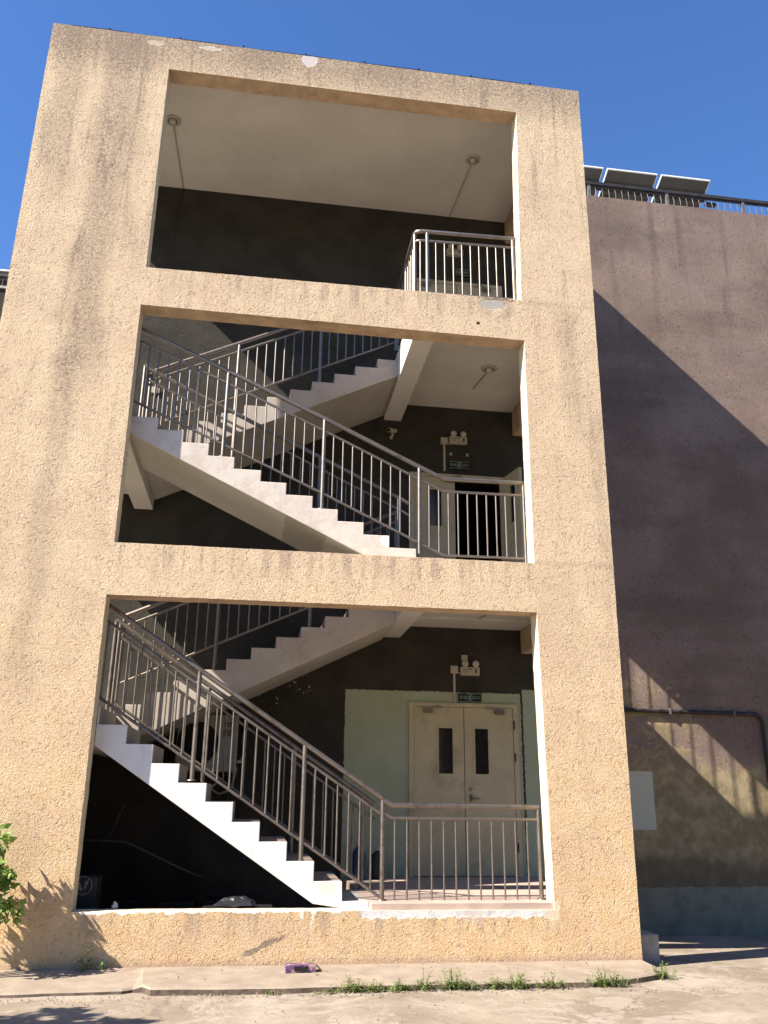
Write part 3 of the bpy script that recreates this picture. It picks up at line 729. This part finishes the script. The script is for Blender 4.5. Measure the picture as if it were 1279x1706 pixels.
def camera_box(x, z, label, s=1):
    r = empty('security_camera', (x, D, z), label, 'security camera', 'security cameras on the back wall')
    mb = MB(); mb.lathe((x, D-.003, z-.06), [(.03, 0), (.03, -.012), (.001, -.014)], 'y', 14); mb.tube([(x, D-.01, z-.06), (x+.01, D-.08, z-.06), (x, D-.09, z)], .014, 8)
    mb.build('bracket', M['plastic'], r)
    o = MB().tube([(x+.055*s, D-.06, z+.03), (x-.06*s, D-.16, z-.005)], .036, 14).build('camera_body', M['plastic'], r)
    MB().tube([(x-.0605*s, D-.1605, z-.0052), (x-.066*s, D-.166, z-.007)], .026, 14).build('lens', M['glass'], o)
camera_box(3.45, 6.88, 'small cream security camera on the black wall left of the middle storey emergency light')
camera_box(5.60, 3.22, 'small cream security camera half hidden by the right pillar at ground floor', 1)

def ceil_light(x, y, z, label, path):
    r = empty('ceiling_light', (x, y, z), label, 'ceiling light', 'round ceiling lights of the stair tower')
    MB().lathe((x, y, z), [(.115, -.001), (.115, -.014), (.085, -.024), (.072, -.022)], 'z', 28).build('base_ring', M['plastic'], r)
    MB().lathe((x, y, z), [(.072, -.021), (.066, -.032), (.058, -.030), (.055, -.022), (.04, -.018)], 'z', 28).build('lamp_ring', M['fence2'], r)
    MB().lathe((x, y, z), [(.054, -.020), (.045, -.05), (.025, -.066), (.0005, -.070)], 'z', 24).build('bulb', M['lens'], r)
    mb = MB(); mb.tube([(p[0], p[1], z-.012) for p in path], .010, 6)
    mb.build('conduit', M['cementw'], r)
ceil_light(4.48, 1.47, 11.02, 'round ceiling light above the top landing with its conduit', [(4.48, 1.57), (4.42, 2.88)])
ceil_light(4.67, 1.58, 7.44, 'round ceiling light over the middle landing with its conduit', [(4.67, 1.69), (4.60, 2.26)])
ceil_light(4.66, 1.25, 3.91, 'round ceiling light over the ground floor entrance, mostly hidden by the beam', [(4.66, 1.35), (4.62, 2.26)])
ceil_light(-.10, 1.385, 11.02, 'round ceiling light at the left end of the top ceiling, beside the left pillar', [(-.10, 1.49), (-.06, 2.88)])
mb = MB(); pts = [(-.06, D-.015, 11.0), (-.10, D-.02, 10.6), (-.17, D-.03, 10.25), (-.14, D-.02, 9.95), (-.05, D-.02, 9.78)]
tag(mb.tube(pts, .006, 6).build('loose_wire', M['fence']), 'thin loose wire hanging down the black wall at the top left', 'wire')

# air conditioner
ac = empty('air_conditioner', (1.02, D, 1.8), 'grey outdoor air conditioner unit on the wall behind the lowest railing', 'air conditioner')
MB().box(.63, 1.40, 2.45, 2.76, 1.82, 2.53).build('casing', M['acw'], ac, bevel=.012)
mb = MB()
for k in range(9): r_ = .045 + .026*k; mb.tube([(.90+r_*math.cos(t), 2.437, 2.17+r_*math.sin(t)) for t in [2*math.pi*j/28 for j in range(29)]], .004, 5, caps=False)
for k in range(10):
    t = 2*math.pi*k/10; mb.tube([(.90+.03*math.cos(t), 2.437, 2.17+.03*math.sin(t)), (.90+.26*math.cos(t+.3), 2.437, 2.17+.26*math.sin(t+.3))], .004, 5)
mb.build('fan_grille', M['black'], ac)
MB().lathe((.90, 2.448, 2.17), [(.265, 0), (.265, -.003), (.25, -.0015), (.001, -.0015)], 'y', 28).build('fan_recess', M['black'], ac)
mb = MB(); mb.box(1.22, 1.34, 2.44, 2.449, 2.38, 2.44); mb.box(1.22, 1.34, 2.44, 2.449, 2.26, 2.34); mb.build('badge', M['fence2'], ac)
mb = MB()
for x in (.72, 1.31): mb.box(x-.02, x+.02, 2.42, D-.003, 1.775, 1.815); mb.box(x-.018, x+.018, D-.05, D-.003, 1.45, 1.775)
mb.build('bracket', M['fence'], ac)
mb = MB(); mb.tube([(1.405, 2.62, 1.95), (1.46, 2.64, 1.96), (1.50, 2.74, 2.05), (1.47, 2.84, 2.25), (1.50, 2.86, 2.5)], .022, 8); mb.tube([(1.41, 2.6, 1.88), (1.35, 2.6, 1.6), (1.2, 2.7, 1.55), (1.08, 2.75, 1.62), (1.2, 2.8, 1.72)], .014, 8)
mb.build('hose', M['acw'], ac)

# pipe on the outer wall
mb = MB(); mb.tube([(5.70, D-.04, 2.80), (6.75, D-.04, 2.775), (8.90, D-.04, 2.76), (8.98, D-.04, 2.745), (9.03, D-.04, 2.70), (9.05, D-.04, 2.60), (9.05, D-.04, -.2)], .028, 12)
pr_ = empty('wall_pipe', (7, D, 2.7), 'thin black pipe running level along the outer wall then bending down', 'pipe')
mb.build('pipe_run', M['fence'], pr_)
for x in (6.4, 7.6, 8.6): MB().box(x-.015, x+.015, D-.075, D-.003, 2.725, 2.81).build('pipe_clip', M['fence2'], pr_)

# ------------------------------------------------------------------ roof things
def roof_fence(x0, x1, y, z, label, sp=.125):
    r = empty('roof_fence', (x0, y, z), label, 'fence', 'black iron fences on the roof edges')
    MB().box(x0, x1, y-.035, y+.035, z+.33, z+.395).build('top_rail', M['fence'], r)
    MB().box(x0, x1, y-.015, y+.015, z+.30, z+.325).build('lower_rail', M['fence'], r)
    n = int((x1-x0)/sp)
    for i in range(n+1):
        x = x0 + sp*i
        if i % 12 == 6: MB().box(x-.025, x+.025, y-.025, y+.025, z, z+.33).build('post', M['fence2'], r)
        else: MB().tube([(x, y, z), (x+.004, y-.02, z+.16), (x, y, z+.30)], .0075, 6, caps=False).build('baluster', M['fence2'], r)
roof_fence(6.3, 12.3, D+.12, 11.80, 'black iron fence on the roof edge right of the tower, in front of solar panels')
roof_fence(-7.0, -3.5, 7.95, 11.86, 'black iron fence on the roof edge left of the tower')
def solar(x0, x1, yf, zf_, label):
    r = empty('solar_panel', ((x0+x1)/2, yf, 11.45), label, 'solar panel', 'solar panels on the roof')
    L = 1.7; a = R(-27); dy, dz = math.cos(a), math.sin(a)
    def P(x, u, v): return (x, yf + u*dy - v*dz*0 + v*.45, zf_ + u*dz + v)
    def slab_(xa, xb, u0, u1, v0, v1, name, mat, par):
        vs = [P(x, u, v) for v in (v0, v1) for (x, u) in ((xa, u0), (xb, u0), (xb, u1), (xa, u1))]
        return MB().add(vs, [(0,3,2,1), (4,5,6,7), (0,1,5,4), (1,2,6,5), (2,3,7,6), (3,0,4,7)]).build(name, mat, par)
    slab_(x0+.015, x1-.015, .022, L, -.03, 0, 'panel_back', M['panel'], r)
    fr = slab_(x0, x1, 0, .02, -.03, .006, 'frame', M['alu'], r)
    slab_(x0, x0+.014, .021, L, -.034, .006, 'frame', M['alu'], r); slab_(x1-.014, x1, .021, L, -.034, .006, 'frame', M['alu'], r)
    slab_(x0-.045, x1+.045, .27, .40, -.10, -.046, 'support_beam', M['fence'], r)
    slab_(x0-.04, x1+.04, 1.2, 1.27, -.10, -.046, 'support_beam', M['fence'], r)
    mb = MB()
    for x in (x0+.15, x1-.15): mb.tube([(x, yf+.45, 11.45), (x, yf+.45, zf_-.28)], .022, 8); mb.tube([(x, yf+1.1, 11.45), (x, yf+1.1, zf_-.62)], .022, 8)
    mb.build('support_leg', M['fence'], r)
solar(6.62, 7.57, 3.45, 12.95, 'leftmost dark solar panel on the roof, partly cut by the tower edge')
solar(7.65, 8.66, 3.45, 12.95, 'middle dark solar panel with white frame on the roof fence line')
solar(8.74, 9.74, 3.45, 12.95, 'rightmost dark solar panel with its support beam jutting out')
solar(-5.6, -4.35, 8.3, 12.60, 'dark solar panel on the far wing left of the tower')
tag(MB().box(9.78, 9.98, 3.72, 3.80, 12.60, 12.66).build('beam_stub', M['fence'], None), 'short black support beam end right of the rightmost solar panel', 'beam')

# lightning wire on the tower roof edge
lw = empty('lightning_wire', (2, .06, 11.1), 'thin black lightning wire on short clips along the tower roof edge', 'wire')
pts = [(-1.30 + i*(6.30/14), .05, 11.165 + .008*math.sin(i*2.1)) for i in range(15)]
MB().tube(pts, .0045, 6).build('wire_run', M['black'], lw)
for x in (-.82, .10, .94, 1.78, 2.59, 3.35, 4.1, 4.96): MB().box(x-.012, x+.012, .035, .065, 11.09, 11.185).build('wire_clip', M['black'], lw)

# ------------------------------------------------------------------ small things
# squashed purple carton
cb = empty('carton', (2.16, -.30, 0), 'squashed purple printed carton lying on the cement ledge', 'carton')
rot = Matrix.Rotation(R(4), 4, 'Z')
mb = MB(); mb.box(-.145, .145, -.05, .06, .003, .075)
for i, v in enumerate(mb.v): mb.v[i] = (v[0]*(1 - .05*(v[2] > .03)), v[1] + .01*(v[0] > 0) , v[2] - .010*(v[0] > 0)*(v[2] > .03))
t = NT('carton_print'); w_ = t.xyz()
c = t.mix(t.ramp(t.noise(22, 3, .6, 1), .45, .55), (.075, .028, .10), (.17, .085, .17)); c = t.mix(t.ramp(t.noise(14, 2), .56, .6), c, (.36, .24, .24))
mb.v = [tuple(rot @ Vector(v) + Vector((2.16, -.30, 0))) for v in mb.v]
co = mb.build('carton_body', t.done(c, .4, None, spec=.5), cb, bevel=.006)
mb = MB(); mb.box(2.10, 2.23, -.3565, -.352, .022, .056); mb.v = [tuple(v) for v in mb.v]; mb.build('printed_window', M['black'], cb)
mb = MB(); mb.add([(2.30, -.33, .06), (2.31, -.22, .055), (2.36, -.22, .006), (2.36, -.33, .006)], [(0,1,2,3)]); mb.add([(2.303, -.33, .063), (2.313, -.22, .058), (2.363, -.22, .009), (2.363, -.33, .009)], [(3,2,1,0)])
mb.build('flap', t.m, cb)

# things under the stair
bx = empty('storage_box', (-.02, .55, .2), 'dark storage box with a round white emblem, under the stair by the left pillar', 'box')
MB().box(-.26, .13, .52, .85, .121, .74).build('box_body', M['darkbox'], bx, bevel=.01)
mb = MB(); cx, cz, yy = .0, .665, .515
mb.box(-.13, .13, .515, .519, .53, .535)
ring = MB(); ring.tube([(cx+.085*math.cos(a), yy, cz+.085*math.sin(a)) for a in [2*math.pi*i/32 for i in range(33)]], .004, 6, caps=False)
for (x0, x1, z0, z1) in ((-.04, -.015, -.035, .01), (-.03, .0, -.045, -.02), (.015, .032, -.03, .03), (.02, .045, .01, .045), (-.045, -.035, .01, .03), (-.04, -.028, -.066, -.056), (-.012, .0, -.072, -.062), (.016, .028, -.068, -.058)):
    ring.box(cx+x0, cx+x1, yy-.002, yy+.003, cz+z0, cz+z1)
ring.build('round_emblem', M['emb'], bx)
tag(MB().tube([(-.25, .9, 1.08), (.3, .9, 1.06), (.40, .9, 1.03), (.9, .95, .80), (1.15, 1.0, .70)], .012, 8).build('bent_pole', M['fence']), 'long thin bent pole lying among dark junk under the stair', 'pole')
tag(MB().tube([(.13, 1.0, 1.10), (.25, 1.1, 1.45)], .012, 8).build('short_rod', M['fence']), 'short rod leaning up in the dark under the stair', 'rod')
mb = MB(); random.seed(5)
for k in range(9):
    x = random.uniform(-.2, 1.5); y = random.uniform(1.0, 2.0); s_ = random.uniform(.1, .25); mb.box(x-s_, x+s_, y-s_, y+s_, .121, .2+s_*.9)
tag(mb.build('junk_pile', M['black'], None, bevel=.02), 'pile of dark junk in the shade under the lowest flight', 'junk', kind='stuff')
# crumpled bag and scrap on the sill
def crumple(c, r, name, mat, seed, flat=.5, n=10):
    rnd = random.Random(seed); mb = MB(); vs = []; seg = 14
    for i in range(n+1):
        ph = math.pi*i/n
        for j in range(seg):
            t_ = 2*math.pi*j/seg; k = 1 + rnd.uniform(-.22, .22)
            vs.append((c[0]+r[0]*k*math.sin(ph)*math.cos(t_), c[1]+r[1]*k*math.sin(ph)*math.sin(t_), c[2]+r[2]*(k*math.cos(ph) if math.cos(ph) > 0 else .35*math.cos(ph))))
    mb.add(vs, [(i*seg+j, i*seg+(j+1) % seg, (i+1)*seg+(j+1) % seg, (i+1)*seg+j) for i in range(n) for j in range(seg)])
    return mb.build(name, mat)
tag(crumple((1.54, .34, .50), (.20, .08, .075), 'plastic_bag', M['bag'], 4), 'crumpled black plastic bag lying just behind the white sill', 'bag')
tag(MB().box(1.2, 1.9, .28, .6, .121, .478).build('crate', M['black'], None, bevel=.01), 'dark crate under the stair carrying the crumpled bag', 'crate')
tag(crumple((.36, .30, .49), (.028, .03, .05), 'paper_scrap', M['paper'], 9), 'small pale paper scrap by the left end of the white sill', 'paper')
mb = MB()
for (dx, dz) in ((-.05, .09), (-.03, .055), (-.055, .03)): mb.box(.31+dx, .335+dx, .32, .33, .52+dz, .535+dz)
# bottles and bin near the inner railing
def jug(x, y, label, mat, h=.32):
    r = empty('water_jug', (x, y, .54), label, 'jug', 'jugs on the entrance floor')
    MB().lathe((x, y, .54), [(.001, .002), (.085, .002), (.09, .02), (.09, h*.7), (.06, h*.85), (.028, h*.9), (.028, h)], 'z', 18).build('jug_body', mat, r)
    MB().lathe((x, y, .54+h), [(.032, -.02), (.032, .012), (.001, .013)], 'z', 14).build('cap', M['plastic'], r)
jug(3.02, 2.5, 'blue water jug on the floor left of the double door', M['blue'], .42)
jug(3.28, 2.62, 'dark squat jug on the floor nearer the double door', M['darkbox'], .36)

# ------------------------------------------------------------------ plants
def leaf_quad(mb, p, d, n, L, W, mi=0):
    d = d.normalized(); s_ = d.cross(n).normalized(); up = s_.cross(d)
    pts = [p, p + d*L*.35 + s_*W*.5 - up*L*.02, p + d*L - up*L*.12, p + d*L*.35 - s_*W*.5 - up*L*.02, p + d*L*.4 + up*L*.05]
    mb.add(pts, [(0, 1, 4), (1, 2, 4), (2, 3, 4), (3, 0, 4)], True, mi)
def rv(rnd):
    while True:
        v = Vector((rnd.uniform(-1, 1), rnd.uniform(-1, 1), rnd.uniform(-1, 1)))
        if .1 < v.length < 1: return v.normalized()
def weed(x, y, z, h, n, spread, label, seed, dry=False, broad=False):
    rnd = random.Random(seed)
    mb = MB(); mb.dofix = False; st = mb
    for k in range(n):
        bx_ = x + rnd.gauss(0, spread); by = y + rnd.gauss(0, .025)
        lean = Vector((rnd.gauss(0, .35), rnd.gauss(-.1, .3), 1)).normalized(); hh = h*rnd.uniform(.35, 1.05)*(1 - min(.6, abs(bx_-x)/(spread*3.2)))
        b = Vector((bx_, by, z)); tip = b + lean*hh + Vector((0, 0, -.1*hh))
        if k % 2 == 0 or broad: st.tube([b, b + lean*hh*.5 + Vector((.004, 0, 0)), tip], .0022, 4, caps=False, r2=.001)
        m = rnd.choice((0, 0, 0, 1)) if not dry else rnd.choice((0, 1))
        if not broad and rnd.random() < .5:      # grass blade
            s_ = Vector((rnd.uniform(-1, 1), rnd.uniform(-1, 1), 0)).normalized()*.0045
            m1 = b + lean*hh*.6; t2 = tip + Vector((lean.x*hh*.5, lean.y*hh*.5, -.02))
            mb.add([b-s_, b+s_, m1+s_*.8, m1-s_*.8, t2], [(0,1,2,3), (3,2,4)], True, m)
        for q in range(rnd.randint(4, 8)):
            f = rnd.uniform(.25, 1); p = b + (tip-b)*f; d = rv(rnd); d.z = abs(d.z)*.5
            leaf_quad(mb, p, d, Vector((0, 0, 1)), rnd.uniform(.018, .04)*(1.5 if broad else 1), rnd.uniform(.008, .016)*(1.6 if broad else 1), m)
    tag(mb.build('weed', [M['weed'] if not broad else M['leaf'], M['weed_dry']], loc=(x, y, z)), label, 'weed', 'weeds growing along the ledge')
WZ = -.055
specs = [(2.57, .16, 26, .05, 'tall bushy'), (2.78, .11, 22, .05, 'low leafy'), (3.00, .12, 22, .06, 'yellowish'), (3.20, .22, 14, .025, 'single upright'), (3.44, .26, 22, .045, 'tallest spiky'),
         (3.58, .14, 22, .05, 'low spreading'), (3.86, .14, 22, .05, 'rounded'), (4.06, .22, 18, .03, 'narrow upright'), (4.36, .15, 20, .06, 'thin sparse'), (4.90, .18, 40, .09, 'wide bushy'), (5.55, .17, 30, .06, 'corner')]
where = ['at the left end of the weed row', 'second in the weed row', 'third in the weed row', 'between two low clumps', 'near the middle of the weed row', 'just right of the tallest weed', 'left of the narrow upright one', 'below the right end of the entrance', 'with gaps, left of the wide clump', 'below the right pillar', 'past the right end of the ledge']
for i, ((x, h, n, s_, k), wh) in enumerate(zip(specs, where)):
    y = -.895 if x < 4.5 else (-.90 + (x-4.5)**2*.28 if x < 5.3 else -.56)
    weed(x, y, WZ, h*1.2, int(n*1.5), s_*1.25, '%s green weed clump %s' % (k, wh), 20+i)
weed(2.38, -.90, WZ, .07, 12, .04, 'tiny yellow green tuft right of the purple carton', 50, dry=True)
weed(1.90, -.90, WZ, .07, 9, .03, 'tiny dry tuft at the foot of the ledge left of the purple carton', 51, dry=True)
weed(.20, -.06, -.02, .30, 16, .06, 'dark broad leaved weed against the wall in the bush shadow', 52, broad=True)

def bush(name, c, rad, n, stems, base, label, cat, seed, L=(.06, .11), mat='leaf', clumps=26):
    rnd = random.Random(seed); r = empty(name, base, label, cat)
    cl = []
    for k in range(clumps):
        v = rv(rnd)*rnd.uniform(.35, 1); cl.append((Vector((c[0]+v.x*rad[0], c[1]+v.y*rad[1], c[2]+v.z*rad[2])), rnd.uniform(.22, .42)))
    mb = MB(); mb.dofix = False
    for k in range(n):
        cc, rr = rnd.choice(cl); v = rv(rnd)*rnd.random()**.5*rr*(min(rad)*1.2 if name == 'tree' else .33)
        p = cc + v; p.y = min(p.y, -.02) if name == 'bush' else p.y
        if name == 'bush' and p.y > -.09: p.y = -.09 - rnd.random()*.1
        d = rv(rnd); d.z -= .25
        if name == 'bush' and d.y > 0 and p.y > -.15: d.y = -d.y
        leaf_quad(mb, p, d, rv(rnd), rnd.uniform(*L), rnd.uniform(*L)*.62)
    mb.build('crown', [M[mat]], r)
    st = MB()
    for k in range(stems):
        cc, rr = cl[k % len(cl)]; b = Vector(base) + Vector((rnd.gauss(0, .03), rnd.gauss(0, .02), -.1)); m = (b+cc)/2 + Vector((rnd.gauss(0, .05), 0, .05))
        st.tube([b, m, cc], .012 if name == 'bush' else .035, 7, r2=.004)
    st.build('stem', M['wood'], r)
bush('bush', (-.70, -.37, .86), (.44, .20, .38), 1150, 14, (-.95, -.33, -.05), 'leafy green bush against the wall at the left edge', 'bush', 11)
# young tree left of the view: only its shadow reaches the picture
bush('young_tree', (-3.05, -2.9, 2.9), (.75, .5, .6), 1300, 10, (-3.6, -3.1, -.06), 'small leafy tree standing left of the tower yard', 'tree', 31, (.07, .13), clumps=18)

# grit and dead leaves collected along the ledge
rnd = random.Random(77); mb = MB()
for k in range(420):
    x = rnd.uniform(-.6, 6.4); y = -.90 - abs(rnd.gauss(0, .13)) if rnd.random() < .7 else rnd.uniform(-2.4, -.9)
    if x > 5.0 and y > -1.0: y -= .1
    r_ = rnd.uniform(.004, .013); c = Vector((x, y, -.05 + r_*.2 + .004))
    vs = [c + Vector((rnd.uniform(.6, 1.2)*r_*a, rnd.uniform(.6, 1.2)*r_*b, rnd.uniform(.4, .9)*r_*e)) for a, b, e in ((1,0,0), (0,1,0), (-1,0,0), (0,-1,0), (0,0,1), (0,0,-1))]
    mb.add(vs, [(0,1,4), (1,2,4), (2,3,4), (3,0,4), (1,0,5), (2,1,5), (3,2,5), (0,3,5)])
tag(mb.build('gravel', M['ledge']), 'loose grit and small stones scattered along the foot of the ledge', 'gravel', kind='stuff')
mb = MB(); mb.dofix = False
for k in range(70):
    x = rnd.uniform(-.5, 6.0); y = rnd.choice((-.93 - abs(rnd.gauss(0, .08)), rnd.uniform(-.7, -.04)))
    z = -.042 if y < -.88 else .012
    leaf_quad(mb, Vector((x, y, z)), Vector((rnd.uniform(-1, 1), rnd.uniform(-1, 1), .1)), Vector((0, 0, 1)), rnd.uniform(.02, .045), rnd.uniform(.008, .02))
M['deadleaf'] = simple('dead_leaf', (.16, .10, .05), .8, var=.3, vs=30, bump=0)
tag(mb.build('leaf_litter', M['deadleaf']), 'dry brown leaf litter along the cement ledge', 'leaf litter', kind='stuff')

# ------------------------------------------------------------------ unseen building and tree row, added to close off the low sky
yb = empty('sky_block_building', (4, -24, 0), 'unseen dull brick building added across the yard to block low sky', 'building')
BX0, BX1, BY = -6.0, 34.0, -24.0
M['brick'] = simple('dull_brick', (.16, .085, .06), .9, var=.25, vs=9, bump=.5, bs=20)
wins = [[(x, z), (x+1.5, z), (x+1.5, z+1.6), (x, z+1.6)] for z in (1.0, 4.4, 7.8) for x in [BX0 + 1.6 + 3.2*i for i in range(12)]]
mb = holed_plate([(BX0, -.4), (BX1, -.4), (BX1, 11.4), (BX0, 11.4)], wins, BY-.3, BY); mb.build('wall', [M['brick'], M['brick']], yb)
mb = MB(); mb.box(BX0, BX0+.3, BY-10, BY-.3, -.4, 11.4); mb.box(BX1-.3, BX1, BY-10, BY-.3, -.4, 11.4); mb.box(BX0, BX1, BY-10.3, BY-10, -.4, 11.4); mb.build('wall', M['brick'], yb)
MB().box(BX0-.3, BX1+.3, BY-10.5, BY+.3, 11.401, 11.7).build('roof', M['cementw'], yb)
for q in wins:
    x, z = q[0]; f = MB(); y0, y1 = BY-.2, BY-.14
    f.box(x, x+.07, y0, y1, z, z+1.6); f.box(x+1.43, x+1.5, y0, y1, z, z+1.6); f.box(x+.72, x+.78, y0, y1, z+.07, z+1.53); f.box(x+.07, x+1.43, y0, y1, z, z+.07); f.box(x+.07, x+1.43, y0, y1, z+1.53, z+1.6)
    fo = f.build('window', M['alu'], yb); MB().box(x+.07, x+1.43, BY-.18, BY-.17, z+.07, z+1.53).build('window_pane', M['glass'], fo)
M['leafdark'] = mat_leaf('dense_leaf', (.030, .060, .018), (.055, .095, .030), 3)
def big_tree(x, y, h, r, seed, label):  # out-of-view tree, added to cut sky light on the shaded walls
    rnd = random.Random(seed); root = empty('sky_block_tree', (x, y, 0), label, 'tree', 'unseen trees added right of the yard to block sky')
    mb = MB(); mb.dofix = False; cl = []
    for k in range(34):
        v = rv(rnd)*rnd.uniform(.3, 1); cl.append(Vector((x+v.x*r, y+v.y*r, h*.58+v.z*h*.42)))
    for k in range(3600):
        leaf_quad(mb, rnd.choice(cl) + rv(rnd)*rnd.random()**.4*r*.42, rv(rnd), rv(rnd), rnd.uniform(.25, .42), rnd.uniform(.14, .24))
    mb.build('crown', M['leafdark'], root)
    st = MB(); st.tube([(x, y, -.3), (x+.1, y, h*.3), (x, y+.1, h*.7)], .22, 10, r2=.06)
    for c_ in cl[:9]: st.tube([(x+.05, y, h*.3), c_], .07, 6, r2=.015)
    st.build('trunk', M['wood'], root)
for i, (x, y, h, l) in enumerate(((15.5, -1.5, 10.5, 'unseen tall tree added to block sky, nearest the brown building'), (16.0, -6.5, 12, 'tallest unseen tree in the row added to block sky'), (15.2, -11.5, 10, 'unseen tree third along the row added to block sky'), (15.8, -16.5, 11.5, 'unseen tree at the far end of the row added to block sky'))):
    big_tree(x, y, h, 2.9, 90+i, l)
